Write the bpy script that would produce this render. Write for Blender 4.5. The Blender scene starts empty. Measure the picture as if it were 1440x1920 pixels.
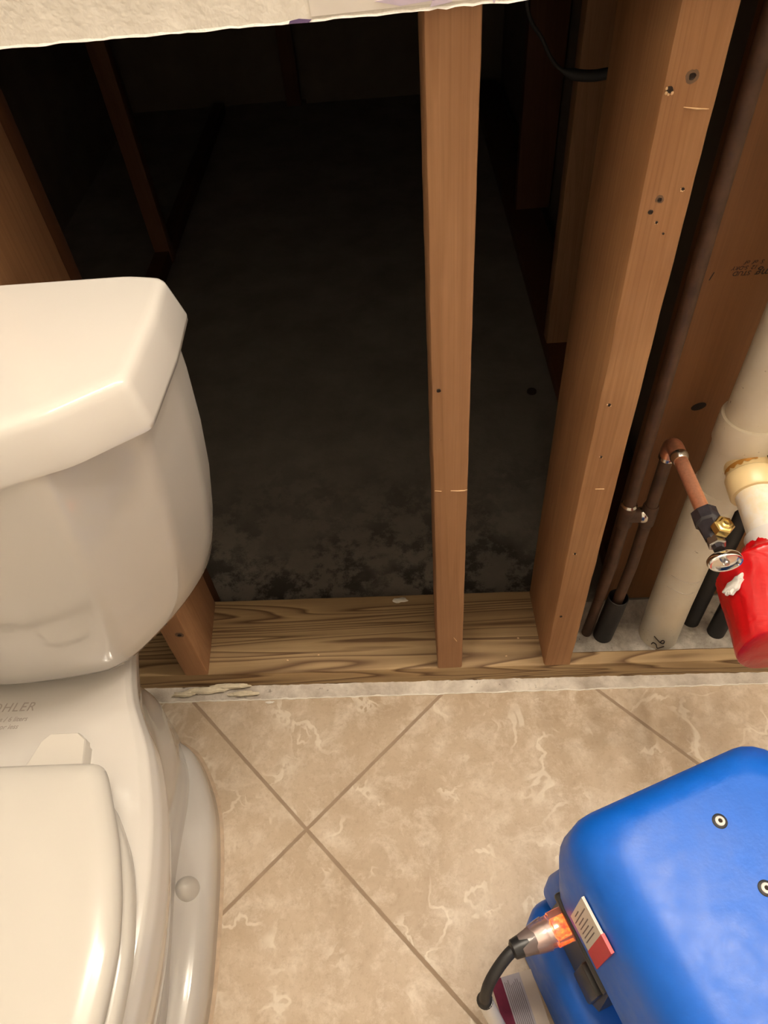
import bpy, bmesh, math, random
from mathutils import Vector, Matrix, noise
C = bpy.context.scene.collection
S = bpy.context.scene
PI = math.pi

# ------------------------------------------------------------------ camera
cam_d = bpy.data.cameras.new('camera')
cam = bpy.data.objects.new('camera', cam_d); C.objects.link(cam)
cam_d.sensor_fit = 'VERTICAL'; cam_d.sensor_height = 24.0
cam_d.lens = 1318.74 / 1920 * 24.0
cam_d.clip_start = 0.01
Rm = ((0.9975875275, 0.0562029971, 0.0407473685),
      (-0.0152633496, 0.7501850345, -0.6610517711),
      (-0.0677211568, 0.6588350605, 0.7492330798))
cam.matrix_world = Matrix(Rm).to_4x4()
cam.matrix_world.translation = Vector((0, -0.5503, 1.0366))
S.camera = cam

# ------------------------------------------------------------------ world, light, exposure
w = bpy.data.worlds.new('world'); S.world = w; w.use_nodes = True
w.node_tree.nodes['Background'].inputs[0].default_value = (1, .86, .7, 1)
w.node_tree.nodes['Background'].inputs[1].default_value = 0.0
S.view_settings.view_transform = 'Standard'; S.view_settings.look = 'None'
S.view_settings.gamma = 1; S.view_settings.use_curve_mapping = False
S.view_settings.exposure = -0.16
LIGHT = (1.0, .89, .745)
BULBS = [(-.02, -.105, 2.15), (.25, -.105, 2.15), (.52, -.105, 2.15), (.79, -.105, 2.15)]
for b in BULBS:                                   # the globe bulbs of the bar light above the wash basin
    ld = bpy.data.lights.new('vanity_bulb', 'POINT'); ld.energy = 20.5; ld.color = LIGHT; ld.shadow_soft_size = .03
    lo = bpy.data.objects.new('vanity_bulb', ld); C.objects.link(lo); lo.location = b
ld = bpy.data.lights.new('fill_light', 'AREA'); ld.shape = 'DISK'; ld.size = .16; ld.energy = 2.5; ld.color = LIGHT  # unseen fill light, added to even out the brightness of floor and toilet
lo = bpy.data.objects.new('fill_light', ld); C.objects.link(lo); lo.location = (-.12, -.18, 2.36)

# ------------------------------------------------------------------ material helpers
class NT:
    def __init__(s, name):
        s.m = bpy.data.materials.new(name); s.m.use_nodes = True
        s.t = s.m.node_tree; s.b = s.t.nodes['Principled BSDF']
    def n(s, typ, **kw):
        o = s.t.nodes.new(typ)
        for k, v in kw.items():
            if k.startswith('i_'):
                o.inputs[int(k[2:]) if k[2:].isdigit() else k[2:].replace('_', ' ')].default_value = v
            else: setattr(o, k, v)
        return o
    def l(s, a, b): s.t.links.new(a, b)
    def coord(s, scale=(1, 1, 1), rot=(0, 0, 0), loc=(0, 0, 0)):
        tc = s.n('ShaderNodeTexCoord'); mp = s.n('ShaderNodeMapping')
        mp.inputs['Scale'].default_value = scale; mp.inputs['Rotation'].default_value = rot; mp.inputs['Location'].default_value = loc
        s.l(tc.outputs['Object'], mp.inputs[0]); return mp.outputs[0]
    def noise(s, vec, scale, detail=4, rough=.55, dist=0.0):
        o = s.n('ShaderNodeTexNoise'); o.inputs['Scale'].default_value = scale; o.inputs['Detail'].default_value = detail
        o.inputs['Roughness'].default_value = rough; o.inputs['Distortion'].default_value = dist
        s.l(vec, o.inputs['Vector']); return o.outputs['Fac']
    def ramp(s, fac, stops):
        o = s.n('ShaderNodeValToRGB'); e = o.color_ramp.elements
        while len(e) < len(stops): e.new(.5)
        for el, (p, c) in zip(e, stops):
            el.position = p; el.color = (c, c, c, 1) if isinstance(c, (int, float)) else (*c, 1)
        s.l(fac, o.inputs[0]); return o.outputs[0]
    def mix(s, f, a, b, blend='MIX'):
        o = s.n('ShaderNodeMix', data_type='RGBA', blend_type=blend)
        for v, i in ((f, 0), (a, 6), (b, 7)):
            if hasattr(v, 'is_output'): s.l(v, o.inputs[i])
            else: o.inputs[i].default_value = v if i == 0 else (*v, 1)
        return o.outputs[2]
    def math(s, op, a, b=None, c=None):
        o = s.n('ShaderNodeMath', operation=op)
        for v, i in ((a, 0), (b, 1), (c, 2)):
            if v is None: continue
            if hasattr(v, 'is_output'): s.l(v, o.inputs[i])
            else: o.inputs[i].default_value = v
        return o.outputs[0]
    def bump(s, h, strength=.3, dist=.002):
        o = s.n('ShaderNodeBump'); o.inputs['Strength'].default_value = strength; o.inputs['Distance'].default_value = dist
        s.l(h, o.inputs['Height']); s.l(o.outputs[0], s.b.inputs['Normal'])
    def base(s, c):
        if hasattr(c, 'is_output'): s.l(c, s.b.inputs['Base Color'])
        else: s.b.inputs['Base Color'].default_value = (*c, 1)
    def set(s, **kw):
        for k, v in kw.items(): s.b.inputs[k.replace('_', ' ')].default_value = v

def plain(name, col, rough=.5, metal=0.0, var=.12, scale=60, bump=0, **kw):
    m = NT(name); v = m.coord(); f = m.noise(v, scale, 5)
    m.base(m.mix(f, tuple(c * (1 - var) for c in col), tuple(min(1, c * (1 + var)) for c in col)))
    m.set(Roughness=rough, Metallic=metal, **kw)
    if bump: m.bump(f, bump, .001)
    return m.m

def wood(name, dark, mid, light, axis='Z', rings=22, contrast=1.0, rough=.62, off=(0, 0, 0)):
    m = NT(name)
    sc = {'Z': (1, 1, .05), 'X': (.06, 1, 1)}[axis]
    v = m.coord(sc, loc=off)
    big = m.noise(v, 16, 2, .5, .6)
    g = m.math('FRACT', m.math('MULTIPLY', big, rings))
    g = m.ramp(g, [(0, .0), (.55, .35), (.85, 1.0), (1, .0)])
    sc2 = {'Z': (1, 1, .012), 'X': (.012, 1, 1)}[axis]
    fib = m.noise(m.coord(sc2, loc=off), 420, 3, .7)
    patch = m.noise(m.coord({'Z': (1, 1, .3), 'X': (.3, 1, 1)}[axis], loc=off), 16, 5, .6)
    c = m.mix(m.ramp(patch, [(.3, 0.), (.7, 1.)]), mid, light)
    c = m.mix(m.math('MULTIPLY', g, .55 * contrast), c, dark)
    c = m.mix(m.math('MULTIPLY', m.ramp(fib, [(.35, 0.), (.75, 1.)]), .35), c, tuple(x * .55 for x in mid))
    m.base(c); m.set(Roughness=rough, Specular_IOR_Level=.3)
    m.bump(fib, .12, .001)
    return m.m

M = {}
M['porcelain'] = plain('glazed_porcelain', (.59, .56, .525), .09, var=.01, scale=20, Coat_Weight=.3, Coat_Roughness=.04)
M['seat_plastic'] = plain('seat_plastic', (.55, .525, .485), .17, var=.01, scale=20)
M['cap_plastic'] = plain('cap_plastic', (.59, .555, .505), .3, var=.02, scale=20)
M['stud'] = wood('old_stud_wood', (.20, .088, .036), (.33, .165, .078), (.41, .22, .11), rings=14, contrast=.5)
M['stud_b'] = wood('corner_stud_wood', (.21, .09, .034), (.34, .165, .072), (.45, .245, .118), rings=16, contrast=.55, off=(3.1, 1.7, .4))
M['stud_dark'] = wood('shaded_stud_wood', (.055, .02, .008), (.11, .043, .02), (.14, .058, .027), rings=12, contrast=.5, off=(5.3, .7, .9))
M['backboard'] = wood('smooth_board_wood', (.14, .058, .021), (.24, .108, .041), (.285, .132, .053), rings=6, contrast=.35, rough=.42, off=(1.3, 4.2, .1))
M['treated'] = wood('treated_plate_wood', (.105, .05, .02), (.37, .24, .118), (.50, .35, .185), axis='X', rings=13, contrast=1.75, rough=.65)
M['ink'] = plain('black_ink', (.025, .012, .01), .6)
M['print_grey'] = plain('grey_print', (.40, .35, .32), .5)
M['copper'] = plain('bright_copper', (.88, .40, .25), .30, .8, .25, 300, .1)
M['copper_old'] = plain('tarnished_copper', (.085, .044, .026), .6, .2, .8, 45, .2)
M['solder'] = plain('solder_metal', (.62, .58, .52), .22, 1.0, .3, 200, .3)
M['black_cable'] = plain('black_cable_jacket', (.005, .005, .005), .7)
M['rubber'] = plain('black_foam_rubber', (.018, .017, .018), .55, var=.4, scale=90, bump=.3)
M['tape_black'] = plain('dark_tape', (.028, .025, .03), .25, var=.5, scale=120, bump=.4)
M['brass'] = plain('brass_metal', (.78, .58, .22), .25, 1.0, .1)
M['chrome'] = plain('chrome_metal', (.80, .79, .78), .09, 1.0, .03)
M['steel'] = plain('dull_steel', (.5, .49, .47), .3, 1.0, .1)
M['hole'] = plain('dark_hole_wood', (.03, .017, .010), .9)  # inner darkness of holes and bores put into the colour; knots share it
M['splinter'] = plain('torn_pale_wood', (.72, .48, .27), .8, var=.2, scale=400)
M['paper'] = plain('white_paper', (.78, .76, .72), .9, var=.08, scale=300, bump=.3)
M['label_white'] = plain('label_paper', (.72, .68, .62), .45, var=.04, scale=200)
M['label_red'] = plain('label_red', (.62, .03, .04), .4, var=.15, scale=120)
M['label_text'] = plain('label_text', (.17, .15, .15), .6)
M['maroon'] = plain('tag_maroon', (.13, .01, .03), .45, var=.3, scale=200)
M['tag_grey'] = plain('tag_grey', (.36, .33, .35), .5, var=.1, scale=300)
M['tag_cream'] = plain('tag_cream', (.50, .42, .33), .5, var=.08)
M['white_plastic'] = plain('white_plastic', (.74, .72, .69), .35, var=.03)
M['black_plastic'] = plain('black_plastic', (.02, .02, .021), .38, var=.3, scale=100)
M['plaster'] = plain('plaster_white', (.78, .74, .66), .9, var=.15, scale=120, bump=.5)
M['dirty_plaster'] = plain('dirty_mortar', (.74, .66, .50), .95, var=.35, scale=90, bump=.6)

def m_pvc():
    m = NT('pvc_plastic'); v = m.coord()
    d = m.noise(v, 14, 5, .6); sp = m.noise(v, 160, 2)
    c = m.mix(m.ramp(d, [(.35, 0.), (.7, 1.)]), (.72, .63, .48), (.78, .72, .60))
    c = m.mix(m.math('MULTIPLY', m.ramp(sp, [(.70, 0.), (.74, 1.)]), .7), c, (.22, .15, .09))
    m.base(c); m.set(Roughness=.38); return m.m
M['pvc'] = m_pvc()
M['pvc_yellow'] = plain('yellowed_pvc', (.80, .62, .33), .32, var=.1, scale=25)
M['glue'] = plain('amber_glue', (.50, .24, .05), .25, var=.3, scale=60)
def m_dusty():
    m = NT('dusty_pvc'); v = m.coord()
    d = m.noise(v, 45, 6, .65)
    c = m.mix(m.ramp(d, [(.38, 0.), (.62, 1.)]), (.80, .68, .48), (.83, .79, .72))
    m.base(c); m.set(Roughness=.7); m.bump(d, .3, .001); return m.m
M['dusty'] = m_dusty()
def m_red():
    m = NT('red_tape'); v = m.coord()
    d = m.noise(v, 26, 3, .5, 1.2)
    m.base(m.mix(d, (.50, .002, .006), (.66, .006, .009))); m.set(Roughness=.28, Specular_IOR_Level=.55)
    m.bump(d, .5, .004); return m.m
M['red'] = m_red()
def m_blue():
    m = NT('blue_moulded_plastic'); v = m.coord()
    d = m.noise(v, 190, 3, .6); b = m.noise(v, 60, 3)
    m.base(m.mix(b, (.001, .105, .56), (.003, .135, .70)))
    m.l(m.ramp(b, [(.3, .36), (.7, .5)]), m.b.inputs['Roughness']); m.set(Specular_IOR_Level=.5)
    m.bump(d, .12, .001); return m.m
M['blue'] = m_blue()
def m_clear():
    m = NT('clear_pink_plastic'); m.base((.95, .70, .66)); m.set(Roughness=.08, Transmission_Weight=.85, IOR=1.45); return m.m
M['clear'] = m_clear()
def m_glow():
    m = NT('neon_glow'); v = m.coord(); f = m.noise(v, 220, 2)
    c = m.ramp(f, [(.35, (1, .03, .005)), (.6, (1, .22, .02)), (.75, (1, .5, .1))])
    m.base((.8, .1, .02)); m.l(c, m.b.inputs['Emission Color']); m.set(Emission_Strength=2.2); return m.m
M['glow'] = m_glow()
def m_wall():
    m = NT('orange_peel_paint'); v = m.coord()
    a = m.noise(v, 230, 2, .45, .2); b = m.noise(v, 40, 3)
    m.base(m.mix(b, (.63, .59, .53), (.66, .62, .56))); m.set(Roughness=.6)
    m.bump(m.ramp(a, [(.3, 0.), (.7, 1.)]), .13, .0025); return m.m
M['wall'] = m_wall()
M['room_paint'] = plain('room_paint', (.66, .63, .58), .7, var=.03, scale=6)
M['gypsum'] = plain('gypsum_edge', (.93, .91, .87), .95, var=.08, scale=300, bump=.6)
M['marker'] = plain('faded_purple_marker', (.60, .52, .66), .7, var=.15, scale=90)
M['marker_dark'] = plain('dark_purple_marker', (.14, .09, .22), .7, var=.15, scale=90)
M['wall_dirty'] = plain('patched_paint', (.76, .72, .68), .8, var=.08, scale=30)

def m_tile():
    m = NT('stone_look_tile')
    tc = m.n('ShaderNodeTexCoord')
    sub = m.n('ShaderNodeVectorMath', operation='SUBTRACT'); sub.inputs[1].default_value = (-.1755, -.2269, 0)
    m.l(tc.outputs['Object'], sub.inputs[0])
    rot = m.n('ShaderNodeVectorRotate', rotation_type='Z_AXIS'); rot.inputs['Angle'].default_value = -.7673
    m.l(sub.outputs[0], rot.inputs['Vector'])
    sep = m.n('ShaderNodeSeparateXYZ'); m.l(rot.outputs[0], sep.inputs[0])
    P = .458
    fx = m.math('DIVIDE', sep.outputs[0], P); fy = m.math('DIVIDE', sep.outputs[1], P)
    def line(f):       # distance to nearest grout line in metres
        r = m.math('SUBTRACT', f, m.math('ROUND', f)); return m.math('MULTIPLY', m.math('ABSOLUTE', r), P)
    wob = m.noise(tc.outputs['Object'], 60, 2)
    dmin = m.math('MINIMUM', line(fx), line(fy))
    dmin = m.math('ADD', dmin, m.math('MULTIPLY', m.math('SUBTRACT', wob, .5), .0012))
    grout = m.ramp(m.math('MULTIPLY', dmin, 100), [(.20, 1.), (.30, 0.)])
    idx = m.math('ADD', m.math('MULTIPLY', m.math('FLOOR', fx), 3.7), m.math('MULTIPLY', m.math('FLOOR', fy), 7.3))
    def n4(scale, detail, rough, dist, zs=1.0):
        o = m.n('ShaderNodeTexNoise', noise_dimensions='4D'); o.inputs['Scale'].default_value = scale
        o.inputs['Detail'].default_value = detail; o.inputs['Roughness'].default_value = rough; o.inputs['Distortion'].default_value = dist
        m.l(tc.outputs['Object'], o.inputs['Vector']); m.l(idx, o.inputs['W']); return o.outputs['Fac']
    cloud = n4(6, 7, .66, .6); mid = n4(26, 7, .72, .3); fine = n4(120, 5, .75, 0)
    c = m.mix(m.ramp(cloud, [(.3, 0.), (.72, 1.)]), (.42, .31, .205), (.65, .53, .40))
    c = m.mix(m.math('MULTIPLY', m.ramp(mid, [(.48, 0.), (.66, 1.)]), .75), c, (.74, .64, .52))
    c = m.mix(m.math('MULTIPLY', m.ramp(fine, [(.5, 0.), (.75, 1.)]), .5), c, (.33, .225, .135))
    # pale worm-like veins: a thin contour of a warped noise, broken up by a mask
    v1 = n4(10, 4, .5, .5); v2 = n4(24, 3, .5, .9); k1 = n4(9, 2, .5, 0); k2 = n4(17, 2, .5, 0)
    def contour(f, wdt): return m.ramp(m.math('ABSOLUTE', m.math('SUBTRACT', f, .5)), [(wdt, 1.), (wdt * 2.2, 0.)])
    vein = m.math('MULTIPLY', contour(v1, .008), m.ramp(k1, [(.50, 0.), (.60, 1.)]))
    vein2 = m.math('MULTIPLY', contour(v2, .018), m.ramp(k2, [(.56, 0.), (.66, 1.)]))
    c = m.mix(m.math('MULTIPLY', m.math('MAXIMUM', vein, vein2), .55), c, (.82, .74, .62))
    gcol = m.mix(m.noise(tc.outputs['Object'], 45, 4), (.28, .20, .135), (.40, .295, .21))
    c = m.mix(grout, c, gcol)
    m.base(c)
    m.l(m.mix(grout, (.42, .42, .42), (.9, .9, .9)), m.b.inputs['Roughness'])
    h = m.math('SUBTRACT', m.math('MULTIPLY', mid, .25), grout)
    m.bump(h, .35, .002); m.set(Specular_IOR_Level=.4)
    return m.m
M['tile'] = m_tile()

def m_slab():
    m = NT('bare_concrete'); v = m.coord()
    a = m.noise(v, 7, 6, .65); b = m.noise(v, 50, 5, .7); c3 = m.noise(v, 17, 8, .72); c4 = m.noise(v, 4.5, 4)
    c = m.mix(m.ramp(a, [(.3, 0.), (.7, 1.)]), (.16, .138, .112), (.27, .24, .205))
    c = m.mix(m.math('MULTIPLY', b, .35), c, (.24, .21, .18))
    # black damp / mould stains in a band on the slab behind the sole plate
    sep = m.n('ShaderNodeSeparateXYZ'); m.l(v, sep.inputs[0])
    band = m.ramp(sep.outputs[1], [(.13, 0.), (.15, 1.), (.26, .8), (.55, .0)])
    st = m.math('MULTIPLY', m.ramp(c3, [(.46, 0.), (.55, 1.)]), m.ramp(c4, [(.38, .2), (.5, 1.)]))
    st = m.math('MULTIPLY', st, band)
    c = m.mix(m.math('MULTIPLY', st, .9), c, (.022, .018, .015))
    bay = m.math('MULTIPLY', m.math('GREATER_THAN', sep.outputs[0], .236), m.math('LESS_THAN', sep.outputs[1], .133))
    dust = m.mix(m.ramp(m.noise(v, 40, 6, .7), [(.3, 0.), (.7, 1.)]), (.26, .225, .185), (.60, .55, .48))
    dust = m.mix(m.ramp(m.noise(v, 75, 3, .6), [(.68, 0.), (.74, .9)]), dust, (.10, .07, .045))
    c = m.mix(bay, c, dust)
    m.base(c); m.set(Roughness=.92); m.bump(b, .4, .003); return m.m
M['slab'] = m_slab()
def m_strip():
    m = NT('thinset_concrete'); v = m.coord()
    a = m.noise(v, 18, 6, .65); b = m.noise(v, 70, 5, .7)
    c = m.mix(m.ramp(a, [(.35, 0.), (.65, 1.)]), (.42, .36, .30), (.74, .68, .60))
    c = m.mix(m.ramp(b, [(.62, 0.), (.72, .8)]), c, (.22, .17, .13))
    m.base(c); m.set(Roughness=.95); m.bump(b, .7, .003); return m.m
M['strip'] = m_strip()

# ------------------------------------------------------------------ mesh helpers (all shapes are given in world coordinates)
ORG = {}
def tag(o, label=None, cat=None, group=None, kind=None):
    for k, v in (('label', label), ('category', cat), ('group', group), ('kind', kind)):
        if v: o[k] = v
    return o
def thing(name, loc, label, cat, group=None):
    o = bpy.data.objects.new(name, None); C.objects.link(o); o.location = loc; o.empty_display_size = .03
    ORG[o.name] = Vector(loc); return tag(o, label, cat, group)
def obj(name, bm, mat, parent=None, smooth=True, angle=40):
    bmesh.ops.remove_doubles(bm, verts=bm.verts, dist=1e-6)
    bmesh.ops.recalc_face_normals(bm, faces=bm.faces)
    if parent is None:
        xs = [v.co for v in bm.verts]
        org = Vector(((min(v.x for v in xs) + max(v.x for v in xs)) / 2, (min(v.y for v in xs) + max(v.y for v in xs)) / 2, min(v.z for v in xs)))
        if mat in KEEP0: org = Vector((0, 0, 0))
    else: org = ORG[parent.name]
    for v in bm.verts: v.co -= org
    me = bpy.data.meshes.new(name); bm.to_mesh(me); bm.free()
    me.materials.append(M[mat])
    if smooth:
        me.polygons.foreach_set('use_smooth', [True] * len(me.polygons))
        me.set_sharp_from_angle(angle=math.radians(angle))
    o = bpy.data.objects.new(name, me); C.objects.link(o)
    if parent is not None: o.parent = parent
    else: o.location = org
    ORG[o.name] = org
    return o
KEEP0 = {'tile', 'slab', 'strip'}                 # textures laid out in world coordinates

def loft(bm, rings, cap=True, closed=True):
    R_ = [[bm.verts.new(p) for p in r] for r in rings]
    n = len(rings[0])
    for a, b in zip(R_, R_[1:]):
        for i in range(n if closed else n - 1):
            j = (i + 1) % n
            bm.faces.new((a[i], a[j], b[j], b[i]))
    if cap and closed:
        bm.faces.new(R_[0][::-1]); bm.faces.new(R_[-1])
    return bm
def shrink(ring, dz=0.0, steps=(.85, .65, .45, .25, .08)):
    c = sum((Vector(p) for p in ring), Vector()) / len(ring)
    return [[c + (Vector(p) - c) * f + Vector((0, 0, dz * (1 - f))) for p in ring] for f in steps]
def lofted(rings, cap=True, closed=True): return loft(bmesh.new(), rings, cap, closed)
def box(bm, lo, hi, bevel=0, seg=2, mat=None):
    r = bmesh.ops.create_cube(bm, size=1)
    vs = r['verts']; lo, hi = Vector(lo), Vector(hi)
    for v in vs:
        v.co = Vector([lo[i] + (v.co[i] + .5) * (hi[i] - lo[i]) for i in range(3)])
    if bevel:
        es = list({e for v in vs for e in v.link_edges})
        r2 = bmesh.ops.bevel(bm, geom=es, offset=bevel, segments=seg, affect='EDGES', profile=.5)
        vs = list({v for v in r2['verts']} | {v for v in vs if v.is_valid})
    if mat is not None:
        for v in vs: v.co = mat @ v.co
    return bm
def boxed(lo, hi, bevel=0, seg=2, mat=None): return box(bmesh.new(), lo, hi, bevel, seg, mat)
def frame(d):
    d = Vector(d).normalized(); u = d.orthogonal().normalized(); return u, d.cross(u)
def tube(bm, pts, r, n=20, cap=True):
    pts = [Vector(p) for p in pts]; rs = r if isinstance(r, (list, tuple)) else [r] * len(pts)
    rings = []; u = None
    for i, p in enumerate(pts):
        d = (pts[min(i + 1, len(pts) - 1)] - pts[max(i - 1, 0)])
        if d.length < 1e-9: d = (pts[-1] - pts[0])
        d.normalize()
        if u is None: u = d.orthogonal().normalized()
        else: u = (u - d * u.dot(d)).normalized()
        vv = d.cross(u)
        rings.append([p + rs[i] * (math.cos(2 * PI * k / n) * u + math.sin(2 * PI * k / n) * vv) for k in range(n)])
    return loft(bm, rings, cap)
def tubed(pts, r, n=20, cap=True): return tube(bmesh.new(), pts, r, n, cap)
def arc(c, a, b, n=8):        # quarter bend about centre c from c+a to c+b
    c, a, b = Vector(c), Vector(a), Vector(b)
    return [c + a * math.cos(t * PI / 2 / n) + b * math.sin(t * PI / 2 / n) for t in range(n + 1)]
def revolve(bm, origin, axis, prof, n=32, cap=True):   # prof: (distance along axis, radius)
    u, v = frame(axis); d = Vector(axis).normalized(); o = Vector(origin)
    rings = [[o + d * h + r * (math.cos(2 * PI * k / n) * u + math.sin(2 * PI * k / n) * v) for k in range(n)] for h, r in prof]
    return loft(bm, rings, cap)
def revolved(*a, **k): return revolve(bmesh.new(), *a, **k)
def spline(P, n=10, closed=True):
    out = []; L = len(P); P = [Vector(p) for p in P]
    rng = range(L) if closed else range(L - 1)
    for i in rng:
        if closed: p0, p1, p2, p3 = P[i - 1], P[i], P[(i + 1) % L], P[(i + 2) % L]
        else: p0, p1, p2, p3 = P[max(i - 1, 0)], P[i], P[i + 1], P[min(i + 2, L - 1)]
        for k in range(n):
            t = k / n
            out.append(.5 * ((2 * p1) + (-p0 + p2) * t + (2 * p0 - 5 * p1 + 4 * p2 - p3) * t * t + (-p0 + 3 * p1 - 3 * p2 + p3) * t ** 3))
    if not closed: out.append(P[-1])
    return out
def text_bm(body, size, mat, shear=0.0, extrude=.0002, align='LEFT', space=1.0):
    cu = bpy.data.curves.new('tmp', 'FONT'); cu.body = body; cu.size = size; cu.shear = shear
    cu.extrude = extrude; cu.align_x = align; cu.space_character = space; cu.resolution_u = 4
    o = bpy.data.objects.new('tmp', cu); C.objects.link(o)
    dg = bpy.context.evaluated_depsgraph_get(); me = o.evaluated_get(dg).to_mesh()
    bm = bmesh.new(); bm.from_mesh(me); o.evaluated_get(dg).to_mesh_clear()
    bpy.data.objects.remove(o); bpy.data.curves.remove(cu)
    for v in bm.verts: v.co = mat @ v.co
    return bm
def basis(o, x, y, z=None):
    x, y = Vector(x).normalized(), Vector(y).normalized(); z = Vector(z) if z else x.cross(y)
    m = Matrix((x, y, z)).transposed().to_4x4(); m.translation = Vector(o); return m
def fbm(p, s): return noise.fractal(Vector(p) * s, .6, 2.0, 4)

# ------------------------------------------------------------------ the setting
def slabbox(name, lo, hi, mat, kind='structure', bevel=0):
    return tag(obj(name, boxed(lo, hi, bevel), mat, smooth=False), kind=kind)
# tiled bathroom floor with a slightly ragged cut edge beside the sole plate
random.seed(3)
bm = bmesh.new(); n = 260; x0, x1 = -.85, 1.5
top = []; botm = []; fr = []
for i in range(n + 1):
    x = x0 + (x1 - x0) * i / n
    e = -.0285 - .015 * x + .0016 * fbm((x, .3, .1), 30)
    top.append(bm.verts.new((x, e, 0))); botm.append(bm.verts.new((x, e, -.009))); fr.append(bm.verts.new((x, -1.8, 0)))
for i in range(n):
    bm.faces.new((fr[i], fr[i + 1], top[i + 1], top[i])); bm.faces.new((top[i], top[i + 1], botm[i + 1], botm[i]))
tag(obj('floor', bm, 'tile', smooth=False), 'tan stone-look tile floor laid on the diagonal', kind='structure')
# bare concrete slab running under the plate into the dark closet
bm = bmesh.new(); nx, ny = 120, 130
g = [[None] * (ny + 1) for _ in range(nx + 1)]
for i in range(nx + 1):
    for j in range(ny + 1):
        x = -1.1 + 2.6 * i / nx; y = .004 + 2.7 * (j / ny) ** 1.5
        g[i][j] = bm.verts.new((x, y, -.0035 + .0012 * fbm((x, y, 0), 14)))
for i in range(nx):
    for j in range(ny): bm.faces.new((g[i][j], g[i + 1][j], g[i + 1][j + 1], g[i][j + 1]))
tag(obj('floor', bm, 'slab'), 'dark bare concrete slab with black damp stains behind the sole plate', kind='structure')
bm = bmesh.new(); nx, ny = 500, 16
g = [[None] * (ny + 1) for _ in range(nx + 1)]
for i in range(nx + 1):
    for j in range(ny + 1):
        x = -.85 + 2.35 * i / nx; y = -.055 + .068 * j / ny
        z = -.0025 + .0018 * fbm((x, y, 3), 60) + .0012 * fbm((x, y, 9), 160)
        g[i][j] = bm.verts.new((x, y, min(z, .0015)))
for i in range(nx):
    for j in range(ny): bm.faces.new((g[i][j], g[i + 1][j], g[i + 1][j + 1], g[i][j + 1]))
tag(obj('floor', bm, 'strip'), 'rough pale mortar strip between the tiles and the sole plate', kind='structure')

bm = bmesh.new(); prev = None                      # chalky ridge of grout left along the tile edge
for i in range(601):
    x = -.85 + 2.35 * i / 600; e = -.0285 - .015 * x + .0016 * fbm((x, .3, .1), 30)
    wd = .0012 + .0028 * max(0, .35 + fbm((x, 5, 1), 26)); h_ = .0006 + .0014 * max(0, .3 + fbm((x, 8, 1), 70))
    row = [bm.verts.new(p) for p in ((x, e - .0006, -.003), (x, e - .0004, h_), (x, e + wd * .6, h_), (x, e + wd, -.003))]
    if prev:
        for k in range(3): bm.faces.new((prev[k], row[k], row[k + 1], prev[k + 1]))
    prev = row
tag(obj('trim_tile_edge', bm, 'plaster'), kind='structure')
# cut drywall above the opening: painted face, chalky broken lower edge
def cutz(x):
    return .9075 + .012 * (x + .05) * (1 if x > -.05 else .2) + .0009 * fbm((x, 1, 1), 55) + (.0012 if .0 < x < .06 else 0) * fbm((x, 2, 2), 120)
bm = bmesh.new(); n = 420; rows = {}
for i in range(n + 1):
    x = -.85 + 2.35 * i / n; z = cutz(x); j = .0012 * fbm((x, 7, 1), 90)
    pts = [(x, -.0135, 2.4), (x, -.0135, z + .05), (x, -.0136, z + .0024 + .8 * j), (x, -.0141, z + .0010), (x, -.010, z), (x, -.0005, z + .001 + 2 * j), (x, -.0005, z + .05), (x, -.0005, 2.4)]
    rows[i] = [bm.verts.new(p) for p in pts]
for i in range(n):
    for k in range(7): bm.faces.new((rows[i][k], rows[i + 1][k], rows[i + 1][k + 1], rows[i][k + 1]))
wall = tag(obj('wall_front', bm, 'wall', angle=30), 'textured white drywall cut off level above the opening', kind='structure')
wall.data.materials.append(M['gypsum'])
for p in wall.data.polygons:
    if p.index % 7 in (2, 3, 4): p.material_index = 1
# marker smudges and the stained patch by the centre stud
def patch(name, pts, y, mat, th=.0003):
    bm = lofted([[(x, y, z) for x, z in pts], [(x, y - th, z) for x, z in pts]])
    return tag(obj(name, bm, mat, wall, smooth=False))
patch('stained_patch', [(-.047, cutz(-.04) + .004), (.012, cutz(.01) + .004), (.05, cutz(.05) + .004), (.078, cutz(.07) + .004), (.079, .93), (-.048, .93)], -.0136, 'wall_dirty')
patch('marker_smudge', [(-.006, .9165), (.010, .9130), (.032, .9145), (.036, .921), (.030, .926), (.012, .9175)], -.0139, 'marker')
patch('marker_smudge', [(.029, .9110), (.043, .9128), (.045, .924), (.036, .926)], -.0139, 'marker')
patch('marker_smudge', [(-.062, .9085), (-.049, .9082), (-.047, .9098), (-.055, .9108), (-.061, .9100)], -.0139, 'marker_dark')
patch('marker_smudge', [(.0690, .9105), (.0702, .9105), (.0705, .92), (.0695, .92)], -.0139, 'marker')
# the rest of the bathroom and of the closet behind the wall
slabbox('wall_left', (-.87, -1.8, -.01), (-.85, 0, 2.4), 'room_paint')
slabbox('wall_right', (1.5, -1.8, -.01), (1.52, 0, 2.4), 'room_paint')
slabbox('wall_back', (-.87, -1.82, -.01), (1.52, -1.8, 2.4), 'room_paint')
slabbox('ceiling', (-1.2, -1.82, 2.4), (1.6, 2.75, 2.42), 'room_paint')
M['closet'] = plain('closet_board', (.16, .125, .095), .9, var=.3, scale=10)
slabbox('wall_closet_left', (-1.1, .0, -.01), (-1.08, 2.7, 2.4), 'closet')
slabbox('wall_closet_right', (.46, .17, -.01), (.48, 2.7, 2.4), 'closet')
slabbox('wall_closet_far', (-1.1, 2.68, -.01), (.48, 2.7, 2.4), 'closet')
slabbox('wall_pipe_end', (1.02, .0, -.01), (1.04, .17, 2.4), 'closet')

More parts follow.
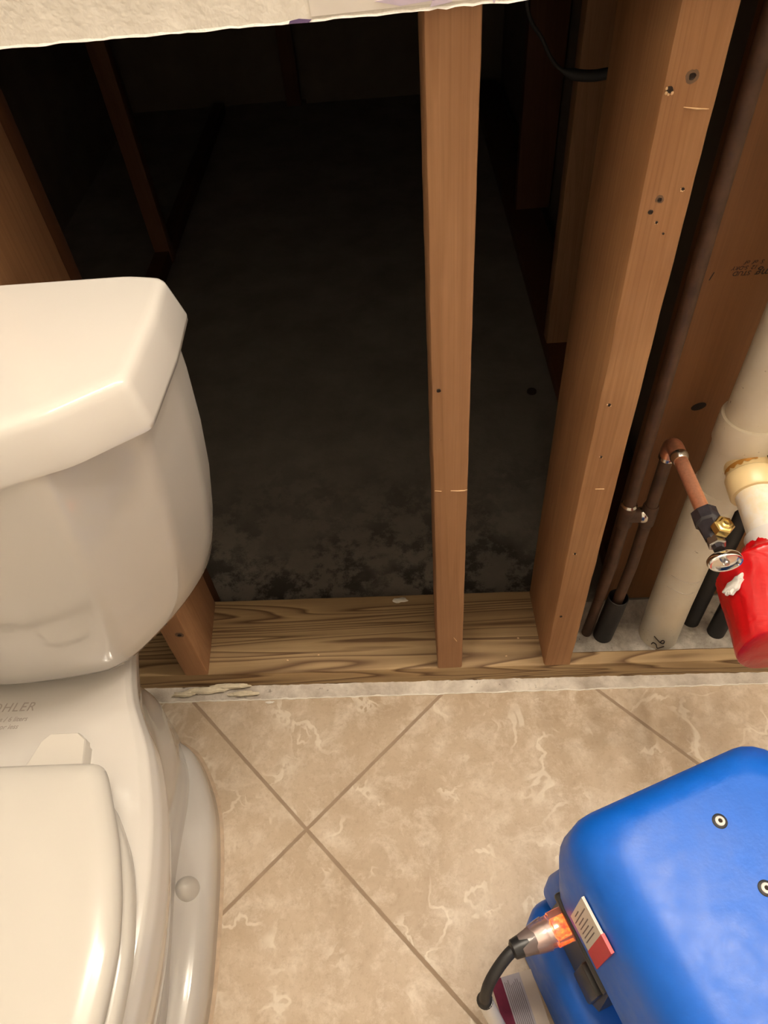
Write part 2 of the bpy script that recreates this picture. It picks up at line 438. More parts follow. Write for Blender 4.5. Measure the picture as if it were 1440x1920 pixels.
# ------------------------------------------------------------------ studs and plates
def stud(name, bot, top, mat, label, rough=.0004, bev=.003, parts=None, n=90, wane=None):
    """bot/top: four corners front-left, front-right, back-right, back-left in world x,y,z."""
    seed = random.random() * 50
    rings = []
    for i in range(n + 1):
        t = i / n; ring = []
        c = [Vector(bot[k]).lerp(Vector(top[k]), t) for k in range(4)]
        for k in range(4):
            p, q, r = c[k], c[k - 1], c[(k + 1) % 4]
            jit = rough * fbm((p.x * 9 + k, p.z, seed), 22)
            b = bev
            if wane and k == 0: b = bev + wane(p.z)
            d1, d2 = (q - p).normalized(), (r - p).normalized()
            cc = p + (d1 + d2) * (jit * 1.0)
            for s_ in (0, .5, 1):
                a = 1 - s_
                ring.append(cc + d1 * b * a * a + d2 * b * s_ * s_)
        rings.append(ring)
    t = thing(name, ((bot[0][0] + bot[1][0]) / 2, bot[0][1], bot[0][2]), label, 'stud')
    o = obj('timber', lofted(rings), mat, t, angle=30)
    return t
M['stain'] = plain('water_stain', (.15, .085, .045), .7, var=.3, scale=300)
def hole(parent, x, z, r, y=0.0, ring=None, name='screw_hole', halo=0):
    r *= .8
    """dimple with a torn rim in a stud's front face"""
    bm = revolved((x, y, z), (0, -1, 0), [(-.002, r * 1.1), (.0002, r * 1.1), (.0009, r), (.0004, r * .75), (.0002, r * .25), (.0002, .00005)], n=14)
    for v in bm.verts:
        v.co += Vector((fbm(v.co, 300), 0, fbm(v.co + Vector((3, 1, 2)), 300))) * r * .25
    h = obj(name, bm, 'hole', parent)
    if halo:
        hb_ = revolved((x, y, z), (0, -1, 0), [(-.002, halo), (.0001, halo), (.00015, r)], n=18)
        for v in hb_.verts: v.co.z += fbm(v.co, 260) * .0012
        obj('dark_stain', hb_, 'stain', h)
    if ring:
        rb = bmesh.new()
        for k in range(ring):
            a = PI * (.9 + .9 * k / max(1, ring - 1)) + random.uniform(-.2, .2); c_ = Vector((x + math.cos(a) * r * 1.3, y - .0006, z + math.sin(a) * r * 1.3))
            bmesh.ops.create_icosphere(rb, subdivisions=1, radius=r * random.uniform(.35, .6), matrix=Matrix.Translation(c_) @ Matrix.Diagonal((1, .5, 1.2, 1)))
        obj('torn_fibre', rb, 'splinter', h)
    return h
random.seed(11)
PB, PT = -.004, .038       # sole plate bottom and top
bm = bmesh.new()
rings = []
for i in range(201):
    x = -.9 + 2.4 * i / 200; j = lambda s_: .0006 * fbm((x, s_, 0), 25)
    back = .143 if x < .235 else .0235         # cut away around the plumbing
    zt = PT
    b = .003
    rings.append([(x, 0 + j(1), PB), (x, 0 + j(1), zt - b), (x, b * .3 + j(1), zt - b * .3), (x, b + j(1), zt + j(2) * .3), (x, back - b + j(3), zt), (x, back + j(3), zt - b), (x, back + j(3), PB)])
    dyp = -.0032 - .0215 * x
    rings[-1] = [(q[0], q[1] + dyp, q[2]) for q in rings[-1]]
sole = obj('sole_plate', lofted(rings), 'treated', angle=30)
tag(sole, 'long treated-pine sole plate with bold grain lying on the slab', 'plank')

bx = lambda xl, xr, y0, y1, z, dx=0: [(xl, y0, z), (xr, y0, z), (xr + dx, y1, z), (xl + dx, y1, z)]
cs = stud('wall_stud', bx(.0255, .0637, -.0035, .0855, PT), bx(.0250, .0645, 0, .089, 1.6), 'stud', 'slim brown wall stud standing alone in the middle of the opening')
hole(cs, .0594, .8895, .0014, y=-.0008, name='knot', halo=.0038); hole(cs, .0322, .5915, .0024, y=-.0020, name='knot', halo=.0042); hole(cs, .0338, .5255, .0012, y=-.0017, ring=2)
bmx = tubed([(.0445, -.0029, .4462), (.0525, -.0032, .4455), (.0600, -.0035, .4458), (.0635, -.0041, .4480)], [.0003, .0006, .0006, .0003], 6)
obj('splinter', bmx, 'splinter', cs)
obj('splinter', tubed([(.0265, -.0028, .4475), (.034, -.0029, .4462)], [.0003, .0004], 6), 'splinter', cs)
obj('splinter', tubed([(.0500, -.0036, .128), (.0545, -.0040, .118)], [.0003, .0006], 6), 'splinter', cs)

def wane_f(z):
    return max(0, .006 * math.exp(-((z - .60) / .10) ** 2) * (1 + .9 * fbm((z, 0, 5), 34)) + .0018 * (1 + fbm((z, 1, 5), 30)))
rs = stud('wall_stud', bx(.1915, .2320, -.0075, .1325, PT, -.002), bx(.1925, .2320, 0, .14, 1.6, -.004), 'stud_b', 'broad orange-brown stud with screw holes, right of the slim middle stud', wane=wane_f)
for x, z, r, g_ in ((.2107, .8554, .0050, 0), (.1970, .848, .0030, 4), (.2234, .7767, .0017, 4), (.2073, .7695, .0036, 0), (.2022, .760, .0025, 0), (.2088, .7511, .0014, 3), (.2166, .7411, .0012, 0),
                    (.2032, .5621, .0022, 2), (.2069, .4892, .0018, 2), (.2013, .3199, .0020, 2), (.2009, .1765, .0024, 0)):
    hole(rs, x, z, r * (.55 if r > .003 else .9), y=-.0075 * (1.6 - z) / 1.56, ring=g_, halo=r * .95 if r > .003 else 0)
obj('splinter', tubed([(.2095, -.0040, .836), (.219, -.0045, .8345), (.228, -.0040, .8335)], [.0003, .0007, .0003], 6), 'splinter', rs)
obj('splinter', tubed([(.2085, -.0059, .4385), (.2185, -.0062, .4380)], [.0003, .0005], 6), 'splinter', rs)

ls = stud('wall_stud', [(-.3795, .0045, PT), (-.3420, .0045, PT), (-.3508, .144, PT), (-.388, .144, PT)], [(-.380, 0, 1.6), (-.3430, 0, 1.6), (-.3535, .14, 1.6), (-.390, .14, 1.6)], 'stud', 'brown stud with its foot showing behind the toilet tank')
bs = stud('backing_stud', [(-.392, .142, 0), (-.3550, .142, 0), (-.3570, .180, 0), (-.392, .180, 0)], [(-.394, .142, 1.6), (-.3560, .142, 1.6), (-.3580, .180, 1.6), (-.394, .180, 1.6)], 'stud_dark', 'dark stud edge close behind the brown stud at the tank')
# wood chip broken out of the left stud near its foot
hole(ls, -.3535, .1600, .0035, y=.0042, halo=.0065)
# dark studs deep in the closet
stud('closet_stud', bx(.335, .43, .83, .87, .036), bx(.325, .43, .83, .87, 2.0), 'stud', 'shadowed stud inside the closet, right behind the broad stud')
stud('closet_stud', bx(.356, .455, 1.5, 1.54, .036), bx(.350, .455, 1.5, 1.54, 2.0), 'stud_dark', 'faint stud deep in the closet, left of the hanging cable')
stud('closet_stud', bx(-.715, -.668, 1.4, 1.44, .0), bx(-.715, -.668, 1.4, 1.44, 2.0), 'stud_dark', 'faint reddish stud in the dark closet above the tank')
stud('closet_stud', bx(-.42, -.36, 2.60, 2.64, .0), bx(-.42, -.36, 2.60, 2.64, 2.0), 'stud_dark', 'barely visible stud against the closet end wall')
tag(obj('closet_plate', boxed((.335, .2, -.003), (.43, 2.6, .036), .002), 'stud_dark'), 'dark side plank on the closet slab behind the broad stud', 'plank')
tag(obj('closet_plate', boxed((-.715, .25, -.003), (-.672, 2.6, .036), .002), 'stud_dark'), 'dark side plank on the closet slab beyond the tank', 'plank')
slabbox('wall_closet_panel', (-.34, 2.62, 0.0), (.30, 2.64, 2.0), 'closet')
# knocked hole in the slab, made as a raised disc with its darkness in the colour
tag(obj('slab_hole_disc', revolved((.2846, .7046, -.003), (0, 0, 1), [(0, .011), (.004, .0105), (.006, .007), (.0065, .0001)], n=16), 'hole'), 'small black disc marking a hole in the slab between middle and broad stud', 'stub')
cab = spline([(.135, .30, 1.0), (.141, .30, .8454), (.163, .30, .800), (.1795, .30, .776), (.1988, .30, .7663), (.2191, .30, .7633), (.2371, .30, .7645), (.275, .30, .768)], 6, False)
tag(obj('black_cable', tubed(cab, [.0020 + .0038 * min(1, max(0, (k - 20) / 4)) for k in range(len(cab))], 10), 'black_cable'), 'black cable drooping behind the upper end of the broad stud', 'cable')

# board behind the plumbing with its stamp
bb = thing('back_board', (.6, .134, 0), 'wide smooth brown board with stamped lettering behind the pipes', 'board')
bbm = boxed((.310, .134, -.003), (1.02, .153, 2.0), .005, 4)
board = obj('panel', bbm, 'backboard', bb, smooth=False)
SB = basis((0, 0, 0), (-1, 0, 0), (0, 0, -1), (0, -1, 0))
def stamp(txt, x, z, size, shear=.25, sp=1.0):     # printed upside down on the board, start at its right-hand end
    m = SB.copy(); m.translation = Vector((x, .1338, z)); obj('stamp', text_bm(txt, size, m, shear, .0001, space=sp), 'ink', bb, smooth=False)
stamp('S  of  of', .386, .6290, .0062, .35); stamp('12  S-DRY', .381, .6230, .0062, .3); stamp('STUD', .376, .6170, .0075, .25)
stamp('5', .4075, .6280, .009, .3); stamp('mmg', .4080, .6180, .0135, .25); stamp('l', .3375, .6180, .0135, .3)
bm = revolved((.3694, .1338, .4292), (0, -1, 0), [(-.001, .006), (.0002, .006), (.0004, .003), (.0003, .0001)], n=18)
for v in bm.verts: v.co.x = .3694 + (v.co.x - .3694) * 1.5; v.co.z += (v.co.x - .3694) * .2
obj('knot', bm, 'hole', bb)

# ------------------------------------------------------------------ copper supply
cp = thing('copper_supply', (.312, .06, 0), 'copper water pipes with a stub-out ending in a dark shut-off valve', 'pipe')
RX, LX, PY = .3125, .283, .06
ZE = .443
rr = .0079
obj('riser', tubed([(RX - .006, PY + .003, -.003), (RX - .003, PY + .002, .11), (RX, PY, .20), (RX, PY, ZE - .02)], rr), 'copper_old', cp)
obj('riser', tubed([(LX - .004, PY + .012, -.003), (LX, PY, .2), (LX, PY, 1.3)], rr), 'copper_old', cp)
obj('elbow', tubed([(RX, PY, ZE - .026), (RX, PY, ZE - .014)] + arc((RX, PY - .014, ZE - .014), (0, .014, 0), (0, 0, .014), 8)[0:] + [(RX, PY - .026, ZE)], [.0098, .0098] + [.0098] * 9 + [.0098]), 'copper', cp)
bm = bmesh.new()
revolve(bm, (RX, PY, ZE - .030), (0, 0, 1), [(0, .0083), (.002, .0102), (.006, .0103), (.008, .009)], 24)
obj('solder_joint', bm, 'solder', cp)
obj('solder_joint', revolved((RX, PY - .024, ZE), (0, -1, 0), [(0, .0099), (.003, .0106), (.006, .0100), (.010, .0082)], 24), 'solder', cp)
st_end = (RX + .002, -.058, ZE - .001)
obj('stub_out', tubed([(RX, PY - .02, ZE), st_end], rr, 24), 'copper', cp)
# crossover tee between the risers
bm = bmesh.new(); tube(bm, [(LX - .002, PY, .311), (RX + .002, PY, .309)], .0102)
for x in (LX, RX): revolve(bm, (x, PY, .290), (0, 0, 1), [(0, .009), (.003, .0102), (.036, .0102), (.040, .009)], 20)
obj('tee', bm, 'copper_old', cp)
obj('solder_joint', revolved((.3035, PY, .310), (1, 0, 0), [(-.003, .0104), (-.001, .0112), (.003, .0113), (.005, .0104)], 20), 'solder', cp)
obj('solder_joint', revolved((LX, PY, .330), (0, 0, 1), [(0, .0100), (.002, .0108), (.005, .0088)], 20), 'solder', cp)
# valve
vx, vz = RX + .002, ZE - .001
vb = bmesh.new()
revolve(vb, (vx, -.052, vz), (0, -1, 0), [(0, .0085), (.001, .0135), (.008, .0145), (.015, .0138), (.017, .0115), (.028, .0105), (.036, .0100), (.040, .0075), (.052, .006)], 8)
for v in vb.verts: v.co += Vector((fbm(v.co, 120), fbm(v.co + Vector((1, 1, 1)), 120), fbm(v.co + Vector((2, 2, 2)), 120))) * .0011
valve = obj('stop_valve', vb, 'tape_black', cp, angle=35); tag(valve, 'shut-off valve wrapped in black tape')
obj('outlet_neck', revolved((vx + .003, -.083, vz), (0.12, -.15, 1), [(0, .0085), (.014, .0085)], 16), 'tape_black', valve)
obj('brass_nut', revolved((vx + .004, -.085, vz + .010), (0.12, -.15, 1), [(0, .0095), (.001, .0108), (.010, .0108), (.0115, .0095), (.012, .0075), (.014, .0058), (.0145, .0035), (.0135, .0030), (.0132, .0002)], 6), 'brass', valve, angle=25)
obj('packing_nut', revolved((vx, -.089, vz), (0, -1, .0), [(0, .0085), (.0008, .0095), (.009, .0095), (.010, .0080)], 6), 'steel', valve, angle=25)
# oval handle
hd = []
ha = Vector((.10, -1, .20)).normalized(); hu = Vector((1, .1, 0)).normalized(); hu = (hu - ha * hu.dot(ha)).normalized(); hv = ha.cross(hu)
ho = Vector((vx + .0035, -.1095, vz - .007))
def oval(d, a, b): return [ho + ha * d + hu * a * math.cos(2 * PI * k / 40) + hv * b * math.sin(2 * PI * k / 40) for k in range(40)]
hb = lofted([oval(-.001, .008, .006), oval(-.0005, .0165, .0110), oval(.001, .0180, .0122), oval(.004, .0188, .0128), oval(.0075, .0182, .0122), oval(.0085, .0172, .0112), oval(.008, .0158, .0100), oval(.0045, .0146, .0090), oval(.0042, .004, .003)])
handle = obj('handle', hb, 'chrome', valve); tag(handle, 'oval chrome handle')
obj('screw', revolved(ho + ha * .004, ha, [(0, .0035), (.004, .0035), (.0055, .0026), (.006, .0001)], 16), 'steel', valve)

# black pipe sleeves rising out of the slab
def sleeve(x, y, h, r, label, dx=0, dy=0):
    t = obj('pipe_sleeve', lofted([[(x + dx * q + rad * math.cos(2 * PI * k / 24), y + dy * q + rad * math.sin(2 * PI * k / 24), z) for k in range(24)]
            for z, rad, q in ((-.003, r, 0), (h * .5, r * 1.02, .5), (h, r, 1), (h + .0008, r * .93, 1), (h - .002, r * .84, 1), (h - .03, r * .82, .9))]), 'rubber')
    return tag(t, label, 'pipe sleeve')
sleeve(.3045, .066, .112, .0155, 'black foam sleeve around the copper riser nearest the broad stud', .005, -.003)
sleeve(.455, .086, .40, .014, 'black sleeve rising directly behind the white drain pipe')
sleeve(.489, .062, .36, .014, 'black sleeve rising behind the red tape bundle')

# ------------------------------------------------------------------ drain
dx, dy = .393, .0655
dp = thing('drain_pipe', (dx, dy, 0), 'cream plastic drain stack with a side arm wrapped in red tape', 'pipe')
PR = .0305
AZ = .408                                     # height of the side arm at the stack
obj('lower_pipe', tubed([(dx + .002, dy - .002, -.003), (dx + .001, dy, .1), (dx, dy, AZ - .05)], PR, 40), 'pvc', dp)
obj('upper_pipe', tubed([(dx + .006, dy, AZ + .05), (dx + .016, dy, 1.4)], PR, 40), 'pvc', dp)
bm = bmesh.new()
revolve(bm, (dx + .0005, dy, 0), (0.012, 0, 1), [(AZ - .075, PR + .0003), (AZ - .072, PR + .0015), (AZ - .03, PR + .001), (AZ + .012, PR + .001), (AZ + .020, PR + .002), (AZ + .025, PR + .0040), (AZ + .060, PR + .0045), (AZ + .063, PR + .0035), (AZ + .0635, PR + .0005)], 44)
tee = obj('tee_fitting', bm, 'pvc', dp)
ad = Vector((-.03, -1, -.13)).normalized(); a0 = Vector((dx + .0085, dy, AZ + .008))
obj('tee_branch', revolved(a0, ad, [(.0, .026), (.028, .0245), (.038, .0243), (.0400, .0265), (.0415, .0280), (.066, .0280), (.0675, .0268), (.0678, .0228)], 40), 'pvc_yellow', tee)
bm = bmesh.new()
for sgn, seed in ((1, 2.),):
    u_, v_ = frame(ad)
    ringA, ringB = [], []
    for k in range(20):
        a = PI * (.62 + .62 * k / 19); d1 = Vector((math.cos(a), 0, math.sin(a)))
        wv = .0025 + .0045 * abs(math.sin(k * .9 + 1)) * math.sin(PI * k / 19)
        c0 = a0 + ad * .030
        e1 = (Vector((math.cos(a - .5), 0, math.sin(a - .5)))); e1 = (e1 - ad * e1.dot(ad)).normalized()
        ringA.append(c0 + e1 * .0250); ringB.append(c0 + ad * wv + e1 * .0250)
    loft(bm, [ringA, ringB], closed=False)
    loft(bm, [[p + (p - a0).normalized() * .0004 for p in ringA], [p + (p - a0).normalized() * .0004 for p in ringB]], closed=False)
obj('glue_stain', bm, 'glue', tee)
obj('arm_pipe', revolved(a0, ad, [(.05, .0228), (.135, .0228)], 36), 'dusty', dp)
obj('collar', revolved(a0, ad, [(.121, .0238), (.122, .0270), (.124, .0278), (.150, .0278), (.151, .0265), (.151, .02)], 36), 'white_plastic', dp)
# small ridges on the collar
# red tape bundle: gathered neck that opens to a wide drum
bc = Vector((.3945, -.068, .391)); be = Vector((.3835, -.172, .352))
rings = []; N = 96
prof = [(0, .0292), (.05, .0306), (.10, .033), (.145, .038), (.18, .0440), (.22, .0520), (.245, .0565), (.255, .0572), (.27, .0570), (.36, .0555), (.5, .0530), (.65, .0495), (.8, .0480), (.93, .0465), (.985, .0455), (1, .0435)]
for t_, r_ in prof:
    c_ = bc.lerp(be, t_); ring = []
    for k in range(N):
        a = 2 * PI * k / N
        d1 = Vector((math.cos(a), 0, math.sin(a)))
        gather = math.exp(-(max(0, t_ - .1) / .16) ** 2) * min(1, t_ / .1) * .0016 * (.4 + abs(math.sin(a * 5 + 3 * t_)) + .5 * abs(math.sin(a * 8 + 1 + 9 * t_)))
        wr = (.0018 * fbm((d1.x * 2, t_ * 2.2, d1.z * 2), 1.3) + .0016 * abs(fbm((d1.x * 2 + t_ * 2, t_ * 1.5, d1.z * 2), 2.2))) * (1 if t_ < .97 else .4)
        rad = r_ + gather + wr
        p = c_ + d1 * rad
        kx = .26 * max(0, min(1, (t_ - .05) / .2)); p.x -= d1.x * rad * kx + r_ * kx
        if t_ >= .24: p.z = c_.z + (p.z - c_.z) * .92
        ring.append(p)
    rings.append(ring)
rings.append([be + (p - be) * .35 for p in rings[-1]])
red = obj('red_tape_wrap', lofted(rings), 'red', dp, angle=60); tag(red, 'glossy red tape wrapped around the arm end')
# torn white paper scar at the bundle's left shoulder
bm = bmesh.new(); rng = random.Random(5)
pc = Vector((.3365, -.1185, .3975))
for sdx in (0,):
    out = []
    for k in range(36):
        a = 2 * PI * k / 36; rr_ = 1 + .14 * math.sin(k * .52 + 1) + .10 * math.sin(k * 1.4) + .05 * rng.uniform(-1, 1)
        out.append(Vector((  .0135 * rr_ * math.cos(a), .0062 * rr_ * math.sin(a), 0)))
    nrm = Vector((-.82, .05, .56)).normalized(); ux = Vector((.55, .35, .78)); ux = (ux - nrm * ux.dot(nrm)).normalized(); uy = nrm.cross(ux)
    base = [pc + ux * p.x + uy * p.y - nrm * .003 for p in out]; mid_ = [pc + ux * p.x + uy * p.y + nrm * .0008 for p in out]
    up = [pc + ux * p.x * .7 + uy * p.y * .7 + nrm * (.0022 + .0008 * rng.uniform(-1, 1)) for p in out]
    loft(bm, [base, mid_, up])
obj('torn_patch', bm, 'paper', red)
# handwriting near the foot of the pipe, running around its front
def on_pipe(a, z): return Vector((dx + .002 + (PR + .0003) * math.cos(a), dy - .002 + (PR + .0003) * math.sin(a), z))
PR2 = PR + .0002
bm = bmesh.new()
for pts in ([(-128.4, .0066), (-125.0, .0125), (-115.9, .0105), (-109.0, .0012), (-101.3, .0040), (-92.4, .0085)],
            [(-129.3, .0301), (-117.1, .0242), (-108.1, .0193), (-97.9, .0171), (-97.2, .0234), (-103.2, .0264), (-107.3, .0200)]):
    tube(bm, [on_pipe(math.radians(q.x), q.y) for q in spline([(*p, 0) for p in pts], 6, False)], .0008, 6)
obj('handwriting', bm, 'ink', dp)
M['blue_ink'] = plain('blue_print', (.02, .06, .2), .5)
for a, z in ((-72, .555), (-67, .559)):
    obj('blue_print', tubed([on_pipe(math.radians(a), z), on_pipe(math.radians(a + 4), z + .006)], .0006, 6), 'blue_ink', dp)
for z in (.185, .158): obj('scratch', tubed([on_pipe(math.radians(-150 + 6 * k), z + .0015 * math.sin(k * .5)) for k in range(14)], .00025, 5), 'print_grey', dp)

# ------------------------------------------------------------------ toilet
XC = -.42
to = thing('toilet', (XC, -.3, 0), 'white two-piece toilet with closed lid standing left of the opening', 'toilet')
def sym(P, z, n=10, zf=None):
    """right-half outline (half width, y) mirrored about the centre line -> closed ring"""
    right = [Vector((XC + hw, y, z)) for hw, y in P]
    left = [Vector((XC - hw, y, z)) for hw, y in P[::-1] if hw > 1e-6]
    return spline(right + left, n)
def poly_ring(P, z, r=.012, n=5, zoff=None):
    """outline with softly rounded corners"""
    pts = [Vector((XC + hw, y, z)) for hw, y in P] + [Vector((XC - hw, y, z)) for hw, y in P[::-1] if hw > 1e-6]
    out = []; L = len(pts)
    for i in range(L):
        p, q, s_ = pts[i], pts[i - 1], pts[(i + 1) % L]
        rq = min(r, (q - p).length * .45); rs_ = min(r, (s_ - p).length * .45)
        a = p + (q - p).normalized() * rq; b = p + (s_ - p).normalized() * rs_
        for k in range(n + 1):
            t = k / n; out.append(a.lerp(p, t).lerp(p.lerp(b, t), t))
    return out
def grow(P, g, cy, hx, hy): return [(hw * (1 + g / hx), cy + (y - cy) * (1 + g / hy)) for hw, y in P]
# tank: hexagonal bow-front plan; (half width, y) of back, side-back, side-front, chamfer-front, front points, per height
def tank_plan(hs, ys, hc, yc, hf, yf): return [(0, -.02), (hs * .8, -.02), (hs, -.025), (hs + .001, -.07), (hc, ys), (hf, yc), (hf * .55, yf + .006), (0, yf)]
TK = [(.388, (.112, -.095, .100, -.145, .075, -.158)), (.390, (.142, -.103, .126, -.160, .092, -.174)), (.394, (.163, -.113, .145, -.175, .106, -.189)), (.402, (.177, -.120, .158, -.185, .113, -.200)), (.418, (.187, -.124, .167, -.192, .120, -.208)),
      (.445, (.195, -.127, .175, -.198, .127, -.214)), (.480, (.2035, -.130, .185, -.203, .135, -.220)), (.54, (.214, -.135, .198, -.207, .147, -.227)), (.60, (.221, -.140, .209, -.209, .156, -.231)),
      (.66, (.2245, -.143, .216, -.208, .161, -.233)), (.705, (.2245, -.144, .218, -.205, .163, -.232))]
def tplan(v): hs, ys, hc, yc, hf, yf = v; return tank_plan(hs, ys, hc, yc, hf, yf)
rings = [poly_ring(tplan(v), z, .009 + .032 * max(0, min(1, (.50 - z) / .10)), 6) for z, v in TK]
tank = obj('tank', lofted(rings), 'porcelain', to, angle=70)
LP = [(0, -.012), (.20, -.012), (.226, -.018), (.2285, -.070), (.2245, -.152), (.175, -.187), (.09, -.222), (0, -.236)]
def lid_ring(z, g, r=.007): return poly_ring([(max(.001, hw + g) if hw > 1e-6 else 0, y - g * (1 if y < -.05 else -.3)) for hw, y in LP], z, r, 5)
lz = .701
rings = [lid_ring(lz, .002), lid_ring(lz, .0075), lid_ring(lz + .0015, .0095), lid_ring(lz + .006, .0095), lid_ring(lz + .033, .0022), lid_ring(lz + .0375, .0006), lid_ring(lz + .0400, -.0020), lid_ring(lz + .041, -.0055), lid_ring(lz + .0408, -.010)]
rings = shrink(rings[0])[::-1] + rings + shrink(rings[-1], -.003, (.97, .9, .75, .5, .25, .06))
obj('tank_lid', lofted(rings), 'porcelain', to, angle=60)
# bowl and pedestal
BW = [(.005, [(0, -.06), (.020, -.063), (.040, -.090), (.078, -.17), (.088, -.30), (.096, -.38), (.102, -.46), (.090, -.56), (.05, -.63), (0, -.645)]),
      (.060, [(0, -.06), (.022, -.064), (.042, -.092), (.080, -.17), (.088, -.30), (.096, -.38), (.102, -.46), (.090, -.56), (.05, -.625), (0, -.64)]),
      (.100, [(0, -.065), (.030, -.072), (.056, -.108), (.086, -.18), (.090, -.30), (.100, -.38), (.108, -.46), (.096, -.56), (.055, -.63), (0, -.64)]),
      (.150, [(0, -.075), (.042, -.086), (.072, -.130), (.094, -.19), (.098, -.295), (.112, -.38), (.122, -.46), (.110, -.565), (.065, -.635), (0, -.655)]),
      (.200, [(0, -.085), (.040, -.095), (.064, -.138), (.092, -.20), (.108, -.29), (.128, -.38), (.138, -.46), (.125, -.57), (.075, -.645), (0, -.665)]),
      (.260, [(0, -.085), (.044, -.092), (.066, -.138), (.098, -.203), (.132, -.28), (.154, -.37), (.160, -.46), (.145, -.58), (.09, -.665), (0, -.69)]),
      (.300, [(0, -.06), (.056, -.066), (.074, -.125), (.106, -.20), (.144, -.28), (.166, -.37), (.172, -.46), (.155, -.585), (.095, -.672), (0, -.698)]),
      (.330, [(0, -.04), (.072, -.042), (.084, -.100), (.112, -.198), (.150, -.275), (.174, -.365), (.179, -.46), (.162, -.59), (.10, -.68), (0, -.705)]),
      (.352, [(0, -.035), (.082, -.036), (.092, -.095), (.117, -.20), (.155, -.272), (.178, -.36), (.183, -.46), (.166, -.595), (.103, -.685), (0, -.712)]),
      (.372, [(0, -.035), (.086, -.036), (.096, -.095), (.120, -.20), (.154, -.272), (.176, -.36), (.181, -.46), (.164, -.595), (.102, -.683), (0, -.71)]),
      (.383, [(0, -.036), (.085, -.037), (.095, -.095), (.117, -.20), (.149, -.272), (.171, -.36), (.176, -.46), (.159, -.59), (.098, -.678), (0, -.704)]),
      (.388, [(0, -.04), (.080, -.042), (.090, -.096), (.111, -.20), (.140, -.275), (.161, -.365), (.166, -.46), (.150, -.585), (.092, -.668), (0, -.694)])]
Pz = []
for (za, Pa), (zb, Pb) in zip(BW, BW[1:]):
    for k in range(4):
        t = k / 4; Pz.append((za + (zb - za) * t, [((1 - t) * a[0] + t * b[0], (1 - t) * a[1] + t * b[1]) for a, b in zip(Pa, Pb)]))
Pz.append(BW[-1])
obj('bowl', lofted([sym(P, z, 8) for z, P in Pz]), 'porcelain', to, angle=60)
# tank saddle between bowl deck and tank
obj('tank_gasket', boxed((XC - .085, -.135, .386), (XC + .085, -.045, .396), .004), 'rubber', to)
FT = [(0, -.096), (.030, -.096), (.049, -.102), (.077, -.126), (.110, -.190), (.1255, -.262), (.134, -.355), (.136, -.45), (.120, -.57), (.066, -.655), (0, -.675)]
foot = []
for z, g in ((.0, 0), (.002, .0015), (.030, -.001), (.038, -.003), (.044, -.008), (.047, -.016), (.052, -.030), (.062, -.042), (.085, -.052)):
    foot.append(sym(grow(FT, g, -.38, .136, .24), z, 8))
obj('foot', lofted(foot), 'porcelain', to, angle=60)
def dome(x, y, z, r, h): return revolved((x, y, z), (0, 0, 1), [(0, r * .94), (h * .15, r)] + [(h * math.sin(a), r * math.cos(a)) for a in [PI / 2 * k / 8 * .98 + .15 for k in range(0, 8)]] + [(h, .0003)], 32)
for sx in (1, -1): obj('bolt_cap', dome(XC + sx * .1005, -.311, .042, .0165, .028), 'cap_plastic', to)
# seat ring and lid
SE = [(0, -.304), (.07, -.304), (.105, -.305), (.132, -.324), (.147, -.345), (.161, -.372), (.172, -.41), (.178, -.46), (.172, -.54), (.138, -.635), (.072, -.69), (0, -.703)]
rings = []
for z, g in ((.391, -.006), (.393, 0), (.404, .001), (.409, -.002), (.411, -.008)):
    rings.append(sym(grow(SE, g, -.50, .178, .20), z, 8))
obj('seat', lofted(rings + shrink(rings[-1])), 'seat_plastic', to, angle=50)
LD = [(0, -.293), (.07, -.293), (.110, -.2935), (.1215, -.2955), (.130, -.304), (.1405, -.327), (.157, -.368), (.1695, -.415), (.174, -.46), (.167, -.54), (.134, -.632), (.069, -.684), (0, -.697)]
rings = []
for z, g in ((.412, -.010), (.4135, -.002), (.418, .0005), (.4235, -.001), (.4275, -.005), (.4305, -.013), (.4322, -.021), (.4335, -.033)):
    rings.append(sym(grow(LD, g, -.495, .174, .21), z, 8))
obj('seat_lid', lofted(rings + shrink(rings[-1], .002)), 'seat_plastic', to, angle=50)
# lid bumper shoulder by the hinge (the notch seen beside the lid)
for sx in (1, -1):
    hz0, hz1 = .387, .4035
    pl = [(XC + sx * .036, -.300), (XC + sx * .049, -.262), (XC + sx * .056, -.2545), (XC + sx * .084, -.2545), (XC + sx * .093, -.262), (XC + sx * .099, -.300)]
    pl = [Vector((x, y, 0)) for x, y in pl]
    c_ = sum(pl, Vector()) / len(pl)
    ring = lambda s_, z: [Vector((c_.x + (p.x - c_.x) * s_, c_.y + (p.y - c_.y) * s_, z)) for p in pl]
    bm = lofted([ring(1.03, hz0), ring(1.02, hz1 - .003), ring(.99, hz1 - .001), ring(.95, hz1)])
    bmesh.ops.bevel(bm, geom=[e for e in bm.edges if abs(e.verts[0].co.z - e.verts[1].co.z) > .004], offset=.004, segments=3, affect='EDGES')
    obj('hinge_cover', bm, 'cap_plastic', to, angle=35)
# printed lettering on the deck
def deck_text(body, x, y, size, shear, sp=1.0):
    obj('lettering', text_bm(body, size, basis((x, y, .3882), (1, 0, 0), (0, 1, 0)), shear, .0001, 'RIGHT', sp), 'print_grey', to, smooth=False)
deck_text('KOHLER', XC + .0215, -.2215, .0135, .25, 1.15)
deck_text('1.6 gallons / 6 liters', XC + .018, -.2325, .0072, .3); deck_text('per flush or less', XC + .011, -.2405, .0072, .3)

